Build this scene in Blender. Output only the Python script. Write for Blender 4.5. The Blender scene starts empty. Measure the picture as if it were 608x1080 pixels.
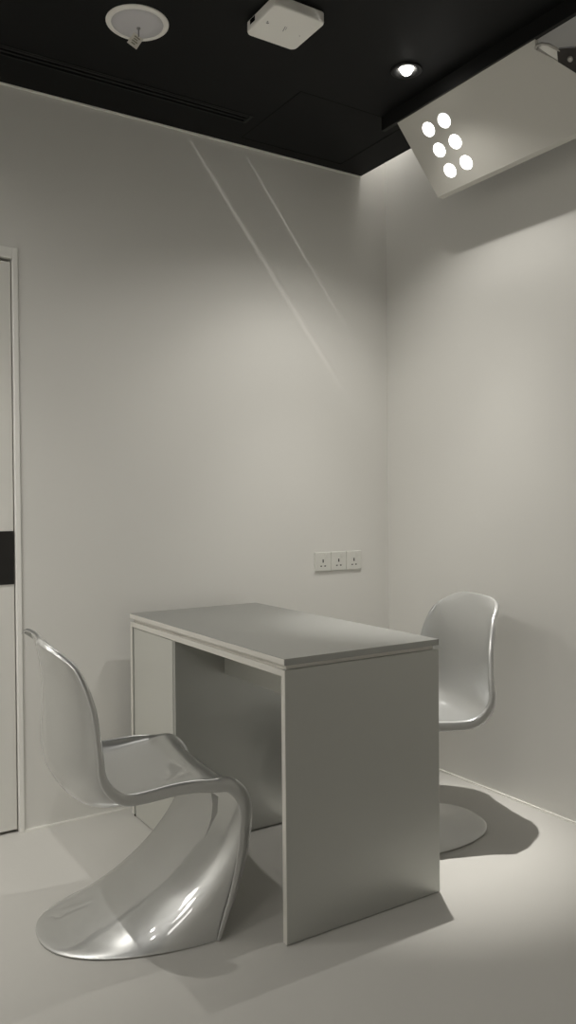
import bpy, bmesh, math
from mathutils import Vector, Matrix

S = bpy.context.scene
COL = S.collection
PI = math.pi

# ------------------------------------------------------------------ materials
def mat(name, col, rough=.5, metal=0., coat=0., coat_rough=.05, coat_ior=1.5, spec=.5, bump=None, mottled=None, emit=None, estr=0., aniso=0.):
    m = bpy.data.materials.new(name); m.use_nodes = True
    nt = m.node_tree; b = nt.nodes['Principled BSDF']
    b.inputs['Base Color'].default_value = (*col, 1)
    b.inputs['Roughness'].default_value = rough
    b.inputs['Metallic'].default_value = metal
    b.inputs['Coat Weight'].default_value = coat
    b.inputs['Coat Roughness'].default_value = coat_rough
    b.inputs['Coat IOR'].default_value = coat_ior
    b.inputs['Specular IOR Level'].default_value = spec
    b.inputs['Anisotropic'].default_value = aniso
    if emit:
        b.inputs['Emission Color'].default_value = (*emit, 1)
        b.inputs['Emission Strength'].default_value = estr
    tc = nt.nodes.new('ShaderNodeTexCoord')
    if mottled:                                    # (scale, amount): faint colour variation of the stuff itself
        n = nt.nodes.new('ShaderNodeTexNoise'); n.inputs['Scale'].default_value = mottled[0]; n.inputs['Detail'].default_value = 5
        r = nt.nodes.new('ShaderNodeMapRange'); r.inputs['To Min'].default_value = 1 - mottled[1]; r.inputs['To Max'].default_value = 1 + mottled[1]
        h = nt.nodes.new('ShaderNodeVectorMath'); h.operation = 'SCALE'; h.inputs[0].default_value = col
        nt.links.new(tc.outputs['Object'], n.inputs['Vector']); nt.links.new(n.outputs['Fac'], r.inputs['Value'])
        nt.links.new(r.outputs['Result'], h.inputs['Scale']); nt.links.new(h.outputs['Vector'], b.inputs['Base Color'])
    if bump:                                       # (scale, strength, stretch)
        n = nt.nodes.new('ShaderNodeTexNoise'); n.inputs['Scale'].default_value = bump[0]; n.inputs['Detail'].default_value = 3
        mp = nt.nodes.new('ShaderNodeMapping'); mp.inputs['Scale'].default_value = bump[2] if len(bump) > 2 else (1, 1, 1)
        bp = nt.nodes.new('ShaderNodeBump'); bp.inputs['Strength'].default_value = bump[1]; bp.inputs['Distance'].default_value = .001
        nt.links.new(tc.outputs['Object'], mp.inputs['Vector']); nt.links.new(mp.outputs['Vector'], n.inputs['Vector'])
        nt.links.new(n.outputs['Fac'], bp.inputs['Height']); nt.links.new(bp.outputs['Normal'], b.inputs['Normal'])
    return m

M = dict(
    wall=mat('wall_paint', (.70, .69, .655), .62, spec=.25, bump=(220, .05)),
    wall_right=mat('wall_paint_right', (.70, .69, .655), .62, spec=.25, bump=(220, .05)),
    floor=mat('floor_vinyl', (.50, .49, .46), .42, spec=.35, bump=(160, .05), mottled=(3.0, .03)),
    black=mat('black_ceiling_paint', (.0032, .0034, .0034), .6, spec=.2),
    blackmetal=mat('black_metal', (.008, .008, .008), .5, spec=.3),
    void=mat('dark_slot', (.002, .002, .002), .9, spec=0),
    bead=mat('pale_trim', (.86, .85, .80), .4),
    door=mat('door_white', (.72, .71, .67), .35),
    doorframe=mat('door_frame_paint', (.82, .81, .77), .4),
    dooredge=mat('door_black_band', (.016, .015, .014), .35),
    alu=mat('grey_aluminium', (.49, .495, .47), .40, metal=.75, bump=(90, .03)),
    alutop=mat('grey_aluminium_top', (.37, .375, .36), .30, metal=.7, bump=(90, .03)),
    aluedge=mat('pale_lit_edge', (.76, .74, .69), .38, metal=.3),  # light on the table's left edges put into a paler colour
    alucab=mat('pale_lit_cabinet', (.60, .60, .56), .38, metal=.35),  # paler than the end panels: light from the left put into colour
    silver=mat('silver_gloss_lacquer', (.54, .545, .535), .38, metal=.82, coat=1.0, coat_rough=.03, coat_ior=2.1),
    plate=mat('socket_plastic', (.66, .655, .61), .35),
    pin=mat('socket_pin_dark', (.03, .03, .028), .6),
    white=mat('white_plastic', (.90, .885, .84), .4),
    wlite=mat('white_panel_paint', (.60, .585, .54), .45),
    grille=mat('grey_speaker_cloth', (.60, .59, .61), .75, bump=(700, .4)),
    grey=mat('grey_print', (.25, .25, .25), .6),
    tag=mat('paper_tag', (.72, .70, .64), .6),
    print=mat('tag_print', (.30, .28, .22), .7),
    steel=mat('dull_steel', (.45, .43, .40), .35, metal=.9),
    brown=mat('dark_bracket', (.030, .026, .024), .4, metal=.4),
    chrome=mat('lamp_reflector', (.75, .75, .74), .18, metal=1),
    lens=mat('lit_diffuser', (.9, .9, .9), .4, emit=(1, .985, .95), estr=5.5),
    bulb=mat('lit_bulb', (.9, .9, .9), .4, emit=(1, .97, .9), estr=12),
)

# ------------------------------------------------------------------ helpers
def obj(name, bm, m, parent=None, smooth=False, bevel=0., loc=None, segs=2):
    me = bpy.data.meshes.new(name)
    bmesh.ops.recalc_face_normals(bm, faces=bm.faces)
    bm.to_mesh(me); bm.free()
    for mm in (m if isinstance(m, (list, tuple)) else [m]): me.materials.append(M[mm])
    o = bpy.data.objects.new(name, me); COL.objects.link(o)
    if parent: o.parent = parent
    if loc: o.location = loc
    if smooth:
        for p in me.polygons: p.use_smooth = True
    if bevel:
        b = o.modifiers.new('bevel', 'BEVEL'); b.width = bevel; b.segments = segs; b.limit_method = 'ANGLE'
    return o

def box(bm, a, b, mi=0):
    x0, y0, z0 = a; x1, y1, z1 = b
    v = [bm.verts.new(p) for p in ((x0,y0,z0),(x1,y0,z0),(x1,y1,z0),(x0,y1,z0),(x0,y0,z1),(x1,y0,z1),(x1,y1,z1),(x0,y1,z1))]
    for f in ((0,3,2,1),(4,5,6,7),(0,1,5,4),(1,2,6,5),(2,3,7,6),(3,0,4,7)):
        bm.faces.new([v[i] for i in f]).material_index = mi
    return v

def B(*ab):
    bm = bmesh.new()
    for i in range(0, len(ab), 2): box(bm, ab[i], ab[i+1])
    return bm

def lathe(bm, prof, n=48, mi=0):                   # prof: (radius, z); spun about z
    rings = []
    for r, z in prof:
        if r < 1e-6: rings.append([bm.verts.new((0, 0, z))])
        else: rings.append([bm.verts.new((r*math.cos(2*PI*k/n), r*math.sin(2*PI*k/n), z)) for k in range(n)])
    for a, b in zip(rings, rings[1:]):
        for k in range(n):
            k2 = (k+1) % n
            if len(a) == 1 and len(b) == 1: continue
            if len(a) == 1: f = bm.faces.new((a[0], b[k], b[k2]))
            elif len(b) == 1: f = bm.faces.new((a[k], b[0], a[k2]))
            else: f = bm.faces.new((a[k], b[k], b[k2], a[k2]))
            f.material_index = mi

def tube(bm, pts, r, n=12):
    pts = [Vector(p) for p in pts]; rings = []
    for i, p in enumerate(pts):
        t = (pts[min(i+1, len(pts)-1)] - pts[max(i-1, 0)]).normalized()
        a = t.cross(Vector((0, 0, 1)) if abs(t.z) < .9 else Vector((1, 0, 0))).normalized(); b = t.cross(a)
        rings.append([bm.verts.new(p + r*(a*math.cos(2*PI*k/n) + b*math.sin(2*PI*k/n))) for k in range(n)])
    for a, b in zip(rings, rings[1:]):
        for k in range(n): bm.faces.new((a[k], a[(k+1) % n], b[(k+1) % n], b[k]))
    bm.faces.new(rings[0][::-1]); bm.faces.new(rings[-1])

def thing(name, label, cat, loc=(0, 0, 0), rz=0., group=None):
    o = bpy.data.objects.new(name, None); COL.objects.link(o); o.empty_display_size = .05
    o.location = loc; o.rotation_euler = (0, 0, rz)
    return tag(o, label, cat, group)

def tag(o, label, cat, group=None):
    o['label'] = label; o['category'] = cat
    if group: o['group'] = group
    return o

def struct(name, bm, m, **k):
    o = obj(name, bm, m, **k); o['kind'] = 'structure'; return o

# ------------------------------------------------------------------ the room (x: along the back wall, y: along the right wall)
H = 2.618            # underside of the black ceiling
XL, YF, ZT = -4.3, -5.3, 3.0
struct('floor', B((XL-.1, YF-.1, -.1), (.1, .1, 0)), 'floor')
DX0, DX1, DH = -2.62, -1.672, 2.035                 # door opening in the back wall
struct('wall_back', B((XL, 0, 0), (DX0, .12, ZT), (DX0, 0, DH), (DX1, .12, ZT), (DX1, 0, 0), (.1, .12, ZT)), 'wall')
struct('wall_right', B((0, YF, 0), (.12, 0, ZT)), 'wall_right')
struct('wall_left', B((XL-.12, YF, 0), (XL, .12, ZT)), 'wall')
struct('wall_front', B((XL-.12, YF-.12, 0), (.12, YF, ZT)), 'wall')
struct('trim_1', B((DX1, -.004, 0), (-.004, 0, .006)), 'bead')
struct('trim_2', B((-.005, YF, 0), (0, 0, .007)), 'bead')
struct('trim_3', B((XL, -.006, H-.007), (-.149, 0, H-.001)), 'bead')

def relief(name, xs, ys, rows, m):                  # slab with recesses: height of each cell above H, None = open right through
    bm = bmesh.new(); nx, ny = len(xs)-1, len(ys)-1
    top = .1
    g = lambda i, j: rows[j][i] if 0 <= i < nx and 0 <= j < ny else None
    q = lambda *p: bm.faces.new([bm.verts.new(v) for v in p])
    for j in range(ny):
        for i in range(nx):
            d = g(i, j)
            if d is None: continue
            x0, x1, y0, y1 = xs[i], xs[i+1], ys[j], ys[j+1]
            q((x0,y0,H+d),(x1,y0,H+d),(x1,y1,H+d),(x0,y1,H+d)); q((x0,y0,H+top),(x1,y0,H+top),(x1,y1,H+top),(x0,y1,H+top))
            for di, dj, a, b in ((-1,0,(x0,y0),(x0,y1)),(1,0,(x1,y0),(x1,y1)),(0,-1,(x0,y0),(x1,y0)),(0,1,(x0,y1),(x1,y1))):
                e = g(i+di, j+dj); e = top if e is None else e
                if e > d: q((*a,H+d),(*b,H+d),(*b,H+e),(*a,H+e))
    bmesh.ops.remove_doubles(bm, verts=bm.verts, dist=1e-5)
    return struct(name, bm, m)

DLX, DLY = -.567, -.801
xs = [XL, -2.30, -.842, -.796, DLX-.035, DLX+.035, -.408, -.300, -.146]
ys = [YF, DLY-.035, DLY+.035, -.525, -.495, -.245, -.180, -.062, 0]
rows = [[0.]*8 for _ in range(8)]
for j in range(0, 4):                               # nothing right of the rail: the open lighting trough
    rows[j][6] = None; rows[j][7] = None
rows[1][4] = .095                                   # downlight well
rows[5][1] = .045                                   # air diffuser recess
for j in (4, 5, 6):
    for i in (3, 4, 5, 6): rows[j][i] = .03         # hatch recess
relief('ceiling', xs, ys, rows, 'black')
struct('ceiling_trough', B((-.75, YF, ZT-.04), (.1, .12, ZT+.04)), 'wall')

# door at the left
dr = struct('door_1', B((DX0, .008, .010), (DX1-.016, .046, DH-.030)), 'door', bevel=.002)
obj('door_frame', B((DX1-.012, -.006, 0), (DX1+.006, .11, DH+.018), (DX0-.012, -.008, 0), (DX0+.016, .11, DH+.018), (DX0+.016, -.006, DH-.020), (DX1-.012, .11, DH+.018)), 'doorframe', dr, bevel=.0015)
obj('door_band', B((DX0+.002, .0055, .876), (DX1-.0165, .0085, 1.063)), 'dooredge', dr)
obj('door_backing', B((DX0, .055, 0), (DX1-.012, .108, DH-.020)), 'void', dr)

# ------------------------------------------------------------------ ceiling fittings
t = thing('linear_air_diffuser', 'long black slot air diffuser set in the black ceiling near the back wall', 'air vent', (0, 0, H))
obj('diffuser_frame', B((-2.295, -.2445, -.002), (-2.285, -.1805, .03), (-.855, -.2445, -.002), (-.8425, -.1805, .03),
                        (-2.285, -.2445, -.002), (-.855, -.2375, .03), (-2.285, -.1875, -.002), (-.855, -.1805, .03)), 'blackmetal', t)
for y in (-.2235, -.2015):
    obj('diffuser_blade', B((-2.285, y-.0055, .001), (-.855, y+.0055, .028)), 'blackmetal', t)
obj('diffuser_backing', B((-2.285, -.2375, .030), (-.855, -.1875, .042)), 'void', t)
h_ = obj('ceiling_hatch', B((-.796+.0028, -.495+.0028, H+.0003), (-.300-.0028, -.062-.0028, H+.028)), 'black', bevel=.001)
tag(h_, 'flush black access hatch in the ceiling corner, outlined by a thin seam', 'hatch')

# downlight
t = thing('recessed_downlight', 'small round lit downlight recessed in the black ceiling above the table', 'downlight', (DLX, DLY, H))
bm = bmesh.new(); lathe(bm, [(.033, .004), (.052, -.0005), (.053, -.003), (.050, -.005), (.036, -.004), (.031, .006), (.031, .02)], 64); obj('trim_ring', bm, 'blackmetal', t, True)
bm = bmesh.new(); lathe(bm, [(.0305, .008), (.0295, .03), (.022, .058), (.0, .060)], 48); obj('reflector', bm, 'chrome', t, True)
bm = bmesh.new(); lathe(bm, [(0, -.018), (.008, -.0165), (.0155, -.011), (.0205, -.003), (.022, .008), (.019, .03), (.012, .05), (0, .052)], 48); obj('bulb', bm, 'bulb', t, True)

# ceiling speaker with a hanging paper tag
t = thing('ceiling_speaker', 'round white flush ceiling speaker with a grey face and a paper tag', 'speaker', (-1.446, -.578, H))
bm = bmesh.new(); lathe(bm, [(.078, -.004), (.080, -.0065), (.090, -.0055), (.0945, -.002), (.095, 0), (.078, 0)], 72); obj('bezel', bm, 'white', t, True)
bm = bmesh.new(); lathe(bm, [(0, -.0052), (.05, -.0048), (.078, -.0040), (.078, -.001), (0, -.001)], 72); obj('grille', bm, 'grille', t, True)
bm = bmesh.new(); tube(bm, [(0, 0, 0), (0, 0, -.028)], .0022, 10); lathe(bm, [(0, -.0), (.006, 0), (.006, -.004), (0, -.004)], 16)
tg = obj('tag_stem', bm, 'grey', t, loc=(.010, .016, -.004))
bm = B((-.017, -.0006, -.062), (.017, .0006, -.024)); bmesh.ops.rotate(bm, verts=bm.verts, cent=(0, 0, -.024), matrix=Matrix.Rotation(.35, 3, 'X') @ Matrix.Rotation(.5, 3, 'Y') @ Matrix.Rotation(-.5, 3, 'Z')); pa = obj('paper_tag', bm, 'tag', t, loc=(.010, .016, -.004)); pa['label'] = 'small white paper tag with print'
bm = bmesh.new()
for k in range(4): box(bm, (-.009+.002*(k % 2), -.0011, -.034-.007*k), (.010-.004*(k % 2), -.0006, -.030-.007*k))
bmesh.ops.rotate(bm, verts=bm.verts, cent=(0, 0, -.024), matrix=Matrix.Rotation(.35, 3, 'X') @ Matrix.Rotation(.5, 3, 'Y') @ Matrix.Rotation(-.5, 3, 'Z')); obj('tag_print', bm, 'print', pa)

# wireless access point
t = thing('wireless_access_point', 'square white rounded access point box mounted on the black ceiling', 'access point', (-1.078, -.838, H))
def rsq(bm, a, r, z, n=8):
    vs = []
    for cx, cy, a0 in ((a-r, a-r, 0), (-a+r, a-r, PI/2), (-a+r, -a+r, PI), (a-r, -a+r, 1.5*PI)):
        for k in range(n+1):
            an = a0 + PI/2*k/n; vs.append(bm.verts.new((cx+r*math.cos(an), cy+r*math.sin(an), z)))
    return vs
bm = bmesh.new(); prev = None
for a, r, z in ((.0885, .018, -.004), (.0885, .018, -.0295), (.0870, .017, -.0335), (.0840, .014, -.035)):
    c = rsq(bm, a, r, z)
    if prev:
        for k in range(len(c)): bm.faces.new((prev[k], prev[(k+1) % len(c)], c[(k+1) % len(c)], c[k]))
    else: bm.faces.new(c)
    prev = c
bm.faces.new(prev); obj('housing', bm, 'white', t)
bm = B((-.07, -.07, -.004), (.07, .07, 0)); obj('mounting_plate', bm, 'grey', t)
bm = B((-.005, -.013, -.0354), (-.003, .013, -.0349), (.001, -.012, -.0354), (.0022, .004, -.0349)); bmesh.ops.rotate(bm, verts=bm.verts, matrix=Matrix.Rotation(-.25, 3, 'Z')); obj('printed_mark', bm, 'grey', t)
bm = B((-.066, -.002, -.0354), (-.058, .004, -.0349), (-.068, -.008, -.0354), (-.064, -.004, -.0349)); obj('logo_mark', bm, 'grey', t)
bm = B((.055, .006, -.0354), (.058, .009, -.0349)); obj('status_light', bm, 'grey', t)
bm = B((-.0892, .030, -.020), (-.0884, .058, -.006)); obj('cable_port', bm, 'void', t)

# tilted lamp panel hung from a rail along the trough
TOP, BOT = Vector((-.417, 0, 2.568)), Vector((-.205, 0, 2.320)); E_ = (BOT-TOP).normalized(); N_ = Vector((-.7601, 0, -.6498)); LEN = .3125
def pp(s, y, d=0.):                                  # a point on the panel: s down its slope, d in front of its face
    p = TOP + E_*s + N_*d; return Vector((p.x, y, p.z))
t = thing('tilted_lamp_panel', 'white lamp panel with six round lights tilted down from the ceiling edge', 'lamp panel', (0, 0, 0))
YE, YR = -.572, -2.10
def slab(outline, d0, d1):
    bm = bmesh.new(); a = [bm.verts.new(pp(s, y, d0)) for s, y in outline]; b = [bm.verts.new(pp(s, y, d1)) for s, y in outline]
    bm.faces.new(a); bm.faces.new(b[::-1]); n = len(a)
    for k in range(n): bm.faces.new((a[k], b[k], b[(k+1) % n], a[(k+1) % n]))
    return bm
obj('panel_board', slab([(0, YE), (LEN, YE), (LEN, YR), (.300, YR), (.143, -1.298), (.030, -1.208), (0, -1.222)], 0, -.016), 'wlite', t, bevel=.0008)
obj('hanging_rail', B((-.424, YR, 2.566), (-.408, -.492, H+.012)), 'blackmetal', t)
obj('bottom_lip', B((-.2143, YR, 2.3305), (-.183, YE+.004, 2.3325)), 'wlite', t)
for s, y in ((.078, -.770), (.078, -.689), (.160, -.770), (.160, -.688), (.243, -.770), (.243, -.687)):
    bm = bmesh.new(); lathe(bm, [(0, .0012), (.0255, .0010), (.0262, 0), (.0262, -.004), (0, -.004)], 40)
    o = obj('round_light', bm, 'lens', t, False); o.matrix_local = Matrix.Translation(pp(s, y)) @ N_.to_track_quat('Z', 'Y').to_matrix().to_4x4()
bm = bmesh.new(); P = [pp(.026, -1.2165, .004), pp(.0255, -1.2175, .010), pp(.020, -1.226, .013), pp(.022, -1.240, .010), pp(.036, -1.256, .004), pp(.062, -1.272, -.002), pp(.085, -1.29, -.006)]
br = obj('hinge_bracket', slab([(.094, -1.258), (.060, -1.272), (.095, -1.36), (.22, -1.36), (.15, -1.297)], .001, -.010), 'brown', t)
tube(bm, P, .0045, 10); obj('hinge_rod', bm, 'steel', t, True)
obj('hinge_web', slab([(.030, -1.216), (.030, -1.240), (.062, -1.272), (.094, -1.258)], -.004, -.007), 'white', t)
bm = bmesh.new(); lathe(bm, [(0, .004), (.006, .0035), (.009, .001), (.009, 0), (0, 0)], 20); o = obj('screw', bm, 'steel', br); o.matrix_local = Matrix.Translation(pp(.104, -1.298, .001)) @ N_.to_track_quat('Z', 'Y').to_matrix().to_4x4()

# ------------------------------------------------------------------ wall sockets
places = ('leftmost of the three joined wall sockets above the table', 'middle of the three joined wall sockets above the table', 'rightmost of the three joined wall sockets, nearest the room corner')
for k in range(3):
    t = thing('wall_socket', 'white three-pin power outlet, ' + places[k], 'socket', (-.374 + .0845*k, 0, .894), 0, 'power outlets in a row on the back wall')
    obj('face_plate', B((-.0415, -.009, -.042), (.0415, 0, .042)), 'plate', t, bevel=.003)
    obj('switch', B((.008, -.0115, .018), (.022, -.008, .034)), 'plate', t, bevel=.001)
    for a, b in (((-.003, -.0096, -.004), (.003, -.0085, .010)), ((-.0145, -.0096, -.0215), (-.0065, -.0085, -.0165)), ((.0065, -.0096, -.0215), (.0145, -.0085, -.0165))):
        obj('pin_slot', B(a, b), 'pin', t)

# ------------------------------------------------------------------ table
X0, X1, Y0, Y1, TZ = -1.291, -.755, -1.142, -.073, .75
t = thing('metal_table', 'rectangular grey metal table with closed end panel and built-in cabinet', 'table', ((X0+X1)/2, (Y0+Y1)/2, 0))
cx, cy = (X0+X1)/2, (Y0+Y1)/2
def TB(*ab):
    bm = bmesh.new()
    for i in range(0, len(ab), 2):
        a, b = ab[i], ab[i+1]; box(bm, (a[0]-cx, a[1]-cy, a[2]), (b[0]-cx, b[1]-cy, b[2]))
    return bm
ZS, ZC = TZ-.018, TZ-.030                            # slab underside, carcass top
obj('tabletop', TB((X0-.001, Y0-.001, ZS), (X1+.001, Y1+.001, TZ)), 'alutop', t, bevel=.0012)
obj('tabletop_lit_edge', TB((X0-.0022, Y0+.0005, ZS+.0012), (X0-.001, Y1-.0005, TZ-.0012)), 'aluedge', t)  # left side only: a pale skin carrying the light that falls there
obj('spacer', TB((X0+.012, Y0+.012, ZC), (X1-.012, Y1-.012, ZS)), 'aluedge', t)
obj('top_frame', TB((X0, Y0+.018, ZC-.018), (X1, Y1-.018, ZC)), 'aluedge', t, bevel=.0008)
e = obj('end_panel', TB((X0+.001, Y0, .003), (X1, Y0+.018, ZC)), 'alu', t, bevel=.0008)
obj('lit_edge_strip', TB((X0-.0005, Y0+.0005, .003), (X0+.001, Y0+.0175, ZC-.0005)), 'aluedge', e)
e = obj('end_panel', TB((X0+.001, Y1-.018, .010), (X1, Y1, ZC)), 'alu', t, bevel=.0008)
obj('lit_edge_strip', TB((X0-.0005, Y1-.0175, .010), (X0+.001, Y1-.0005, ZC-.0005)), 'aluedge', e)
YM = -.452
obj('cabinet_side', TB((X0+.006, YM, .006), (X1-.004, YM+.018, ZC-.018)), 'alu', t, bevel=.0006)
obj('cabinet_door', TB((X0+.005, YM+.020, .004), (X0+.021, Y1-.020, ZC-.021)), 'alucab', t, bevel=.0008)
obj('cabinet_door', TB((X1-.021, YM+.020, .014), (X1-.005, Y1-.020, ZC-.021)), 'alucab', t, bevel=.0008)
obj('under_rail', TB((-1.10, Y0+.018, .570), (-1.082, YM, ZC-.018)), 'alucab', t)
for x in (X0+.012, X1-.012):
    for y in (Y1-.010,):
        bm = bmesh.new(); lathe(bm, [(0, 0), (.008, 0), (.008, .011), (0, .011)], 16); obj('foot', bm, 'blackmetal', t, loc=(x-cx, y-cy, 0))

# ------------------------------------------------------------------ cantilever shell chairs
#      centre(x,z)      edge(x,z)       half-w  n     lip
ST = [
    ((-0.2605, 0.8169), (-0.268, 0.8112), 0.0904, 2, 0.01),
    ((-0.2575, 0.8131), (-0.257, 0.8035), 0.1333, 2, 0.011),
    ((-0.2525, 0.7997), (-0.232, 0.7854), 0.1718, 2, 0.012),
    ((-0.2445, 0.772), (-0.199, 0.7558), 0.2011, 2, 0.013),
    ((-0.2345, 0.7195), (-0.178, 0.7081), 0.2237, 2, 0.014),
    ((-0.2295, 0.6575), (-0.162, 0.6508), 0.2373, 2, 0.015),
    ((-0.2295, 0.5955), (-0.155, 0.5916), 0.2475, 2, 0.016),
    ((-0.2315, 0.5334), (-0.15, 0.5382), 0.2565, 2.1, 0.018),
    ((-0.2305, 0.48), (-0.146, 0.495), 0.2622, 2.2, 0.021),
    ((-0.2174, 0.43), (-0.1268, 0.463), 0.2579, 2.5, 0.026),
    ((-0.1782, 0.391), (-0.0925, 0.437), 0.2503, 2.8, 0.03),
    ((-0.1131, 0.38), (-0.0382, 0.433), 0.2426, 3, 0.031),
    ((-0.03, 0.38), (0.03, 0.436), 0.235, 3, 0.032),
    ((0.045, 0.39), (0.092, 0.436), 0.235, 3, 0.033),
    ((0.11, 0.404), (0.148, 0.429), 0.235, 3, 0.035),
    ((0.165, 0.416), (0.194, 0.426), 0.235, 2.8, 0.038),
    ((0.203, 0.4), (0.228, 0.404), 0.235, 2.6, 0.041),
    ((0.224, 0.364), (0.252, 0.37), 0.232, 2.5, 0.042),
    ((0.216, 0.316), (0.262, 0.326), 0.231, 2.4, 0.041),
    ((0.186, 0.26), (0.257, 0.272), 0.231, 2.3, 0.038),
    ((0.136, 0.2), (0.246, 0.215), 0.232, 2.3, 0.034),
    ((0.07, 0.14), (0.229, 0.16), 0.234, 2.3, 0.029),
    ((-0.01, 0.088), (0.21, 0.11), 0.235, 2.3, 0.024),
    ((-0.095, 0.048), (0.188, 0.064), 0.237, 2.3, 0.019),
    ((-0.177, 0.022), (0.17, 0.026), 0.239, 2.3, 0.015),
    ((-0.248, 0.009), (0.16, 0.006), 0.24, 2.3, 0.011),
    ((-0.264, 0.0035), (0.158, 0.002), 0.24, 2.3, 0.01),
]
def cat(vals, f):
    i = min(int(f), len(vals)-2); u = f-i
    p0, p1, p2, p3 = vals[max(i-1, 0)], vals[i], vals[i+1], vals[min(i+2, len(vals)-1)]
    return .5*(2*p1 + (p2-p0)*u + (2*p0-5*p1+4*p2-p3)*u*u + (3*p1-p0-3*p2+p3)*u**3)
def chair_shell():
    cxs = [s[0][0] for s in ST]; czs = [s[0][1] for s in ST]; exs = [s[1][0] for s in ST]; ezs = [s[1][1] for s in ST]
    ws = [s[2] for s in ST]; ns = [s[3] for s in ST]; ls = [s[4] for s in ST]
    NS, NT = 84, 17
    bm = bmesh.new(); rows = []
    for r in range(NS+1):
        f = r/NS*(len(ST)-1)
        c = Vector((cat(cxs, f), cat(czs, f))); e = Vector((cat(exs, f), cat(ezs, f))); w = cat(ws, f); n = cat(ns, f); l = cat(ls, f)
        f0, f1 = max(f-.3, 0), min(f+.3, len(ST)-1.001)
        T = Vector((cat(exs, f1)-cat(exs, f0), cat(ezs, f1)-cat(ezs, f0))).normalized(); out = Vector((T.y, -T.x))
        half = []
        for k in range(NT+1):
            # even spacing along the section
            th = PI/2*k/NT; yy = w*math.sin(th)**(2/n) if k else 0; u = 1-max(math.cos(th), 0)**(2/n)
            p = c + (e-c)*u; half.append((p.x, yy, p.y))
        for q, (dy, dl) in enumerate(((.0035, .12), (.0065, .42), (.0075, .75), (.0070, 1.0))):
            p = e + out*l*dl; half.append((p.x, w+dy, max(p.y, .0015)))
        row = [bm.verts.new((x, -y, z)) for x, y, z in half[::-1][:-1]] + [bm.verts.new((x, y, z)) for x, y, z in half]
        rows.append(row)
    # rolled top edge
    first = []
    for v in rows[0]: first.append(bm.verts.new(v.co + Vector((-.006, 0, -.004))))
    rows.insert(0, first)
    for a, b in zip(rows, rows[1:]):
        for k in range(len(a)-1): bm.faces.new((a[k], a[k+1], b[k+1], b[k]))
    return bm
def make_chair(label):
    r = thing('cantilever_chair', label, 'chair', group='silver one-piece shell chairs at the table')
    o = obj('shell', chair_shell(), 'silver', r, True)
    s = o.modifiers.new('thick', 'SOLIDIFY'); s.thickness = .006; s.offset = 0
    d = o.modifiers.new('sub', 'SUBSURF'); d.levels = 1; d.render_levels = 1
    for sy in (-1, 1):                               # moulded gusset fins in the fold under the seat
        bm = bmesh.new()
        out = [(.165, .372), (.188, .355), (.184, .310), (.145, .245), (.166, .300), (.170, .340)]
        a = [bm.verts.new((x, sy*.17-.003, z)) for x, z in out]; b = [bm.verts.new((x, sy*.17+.003, z)) for x, z in out]
        bm.faces.new(a); bm.faces.new(b[::-1])
        for k in range(len(a)): bm.faces.new((a[k], b[k], b[(k+1) % len(a)], a[(k+1) % len(a)]))
        obj('gusset_fin', bm, 'silver', r, bevel=.001)
    return r
def dup(root, label):
    c = root.copy(); COL.objects.link(c); c['label'] = label
    for ch in list(root.children):
        k = ch.copy(); COL.objects.link(k); k.parent = c
    return c
CH = make_chair('glossy silver moulded chair at left, its back to the door')
CH.location = (-1.563, -.766, 0); CH.rotation_euler = (0, 0, math.radians(-4.6))
CR = dup(CH, 'glossy silver moulded chair behind the table, its back to the right wall')
CR.location = (-.496, -.728, 0); CR.rotation_euler = (0, 0, math.radians(165.4))

# ------------------------------------------------------------------ light
def spot(name, loc, aim, watts, angle, blend, radius, col=(1, .955, .87)):
    d = bpy.data.lights.new(name, 'SPOT'); d.energy = watts; d.spot_size = math.radians(angle); d.spot_blend = blend; d.shadow_soft_size = radius; d.color = col
    o = bpy.data.objects.new(name, d); COL.objects.link(o); o.location = loc
    o.rotation_euler = (Vector(aim)-Vector(loc)).to_track_quat('-Z', 'Y').to_euler(); return o
def area(name, loc, aim, watts, sx, sy, col=(1, .955, .87), spread=180):
    d = bpy.data.lights.new(name, 'AREA'); d.shape = 'RECTANGLE'; d.size = sx; d.size_y = sy; d.energy = watts; d.color = col; d.spread = math.radians(spread)
    o = bpy.data.objects.new(name, d); COL.objects.link(o); o.location = loc
    o.rotation_euler = (Vector(aim)-Vector(loc)).to_track_quat('-Z', 'Y').to_euler(); return o
LC = (1, .97, .915)
PD = (DLX, DLY, H-.03); PE = (-2.6, -.50, H-.008)
spot('lamp_downlight', PD, (DLX, DLY, 0), 262, 34.5, 1.0, .012, LC)        # the beam
spot('lamp_downlight', PD, (DLX, DLY+.7, 0), 30, 50, 1.0, .012, LC)
spot('lamp_downlight', PD, (DLX+.5, DLY+.3, 0), 14, 44, 1.0, .012, LC)
spot('lamp_downlight', PD, (DLX, DLY+.7, 0), 21, 84, .8, .012, LC)
spot('lamp_downlight', PD, (DLX, DLY, 0), 14, 132, .5, .012, LC)          # its spill
spot('lamp_door_side', PE, (-2.1, -.2, 0), 40, 50, 1.0, .012, LC)     # the next downlight of the row, out of frame
spot('lamp_door_side', PE, (-2.0, -.2, 0), 36, 70, 1.0, .012, LC)
spot('lamp_door_side', PE, (-1.7, -.2, 0), 18, 60, 1.0, .012, LC)
for x, y, r in ((-3.6, -.5, .3), (-3.6, -1.6, .4), (-3.6, -2.7, .4), (-2.9, -1.5, .035), (-2.9, -2.5, .035)):   # unseen room lamps left of the frame, added and spread as wall fill
    spot('lamp_room_fill', (x, y, H-.01), (x, y, 0), 56 if r > .1 else 12, 177, .35, r, LC)
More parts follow.
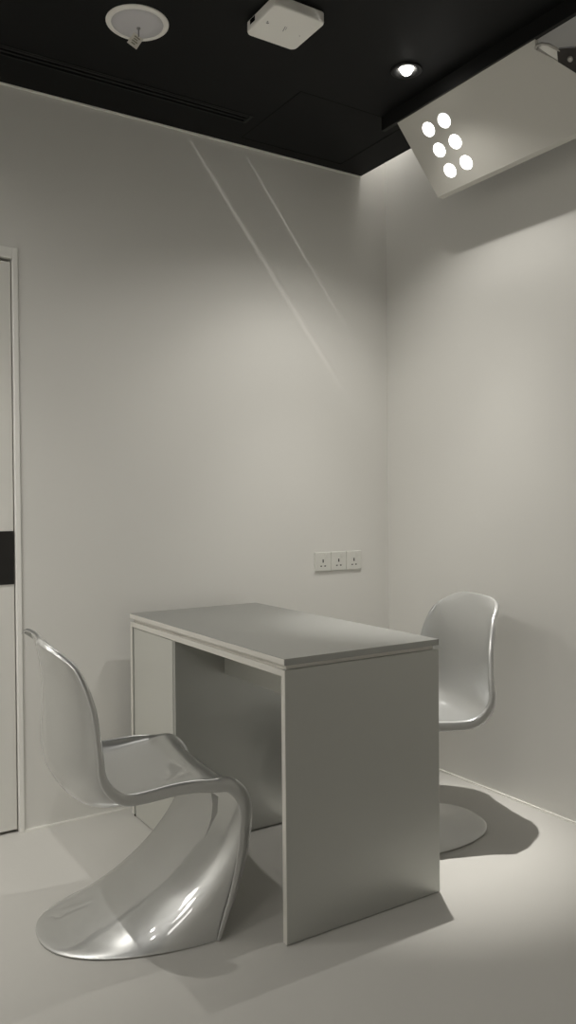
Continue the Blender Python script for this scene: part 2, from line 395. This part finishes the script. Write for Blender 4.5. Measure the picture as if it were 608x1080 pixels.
area('lamp_room_fill', (-3.7, -4.6, H-.01), (-3.7, -4.6, 0), 10, .8, .8, LC)  # unseen soft lamp behind the camera, added as room fill
spot('lamp_downlight', PD, (0, -.95, .75), 9, 46, 1.0, .012, LC)
def streak(p0, p1, loc, watts, thin):               # added unseen lamp, squeezed thin to throw a streak on the back wall
    p0, p1, loc = Vector(p0), Vector(p1), Vector(loc); mid = (p0+p1)/2; d = (mid-loc).normalized()
    o = spot('lamp_added_streak', loc, mid, watts, 2*math.degrees(math.atan((p1-p0).length*.55/(mid-loc).length)), .5, .002, LC)
    y = (p0-p1); y = (y - d*y.dot(d)).normalized(); x = y.cross(-d)
    o.matrix_world = Matrix.Translation(loc) @ Matrix((x, y, -d)).transposed().to_4x4() @ Matrix.Diagonal((thin, 1, 1, 1))
streak((-.80, 0, 2.66), (-.18, 0, 1.86), (-1.5, -2.6, H-.03), 30, .012)
streak((-1.05, 0, 2.66), (-.20, 0, 1.58), (-1.5, -2.6, H-.03), 24, .015)
area('lamp_trough', (-.16, -1.45, 2.93), (-.16, -1.45, 0), .35, .12, 1.2, LC)
area('lamp_trough', (-.105, -.11, 2.92), (-.10, -.11, 0), .9, .1, .12, LC)
w = bpy.data.worlds.new('World'); S.world = w; w.use_nodes = True
w.node_tree.nodes['Background'].inputs['Color'].default_value = (0, 0, 0, 1)

# ------------------------------------------------------------------ camera
cd = bpy.data.cameras.new('camera'); cam = bpy.data.objects.new('camera', cd); COL.objects.link(cam); S.camera = cam
cd.sensor_fit = 'VERTICAL'; cd.sensor_height = 36; cd.lens = 858.65/1080*36; cd.clip_start = .05
R3 = Matrix(((0.84291354, 0.01386292, -0.53787041), (-0.53798344, 0.00610601, -0.84293329), (-0.00840128, 0.99988526, 0.01260486)))
cam.matrix_world = Matrix.Translation((-2.41236, -2.92133, 1.157448)) @ R3.to_4x4()

S.view_settings.view_transform = 'Standard'; S.view_settings.look = 'None'; S.view_settings.gamma = 1
S.view_settings.use_curve_mapping = False; S.view_settings.exposure = 0.07
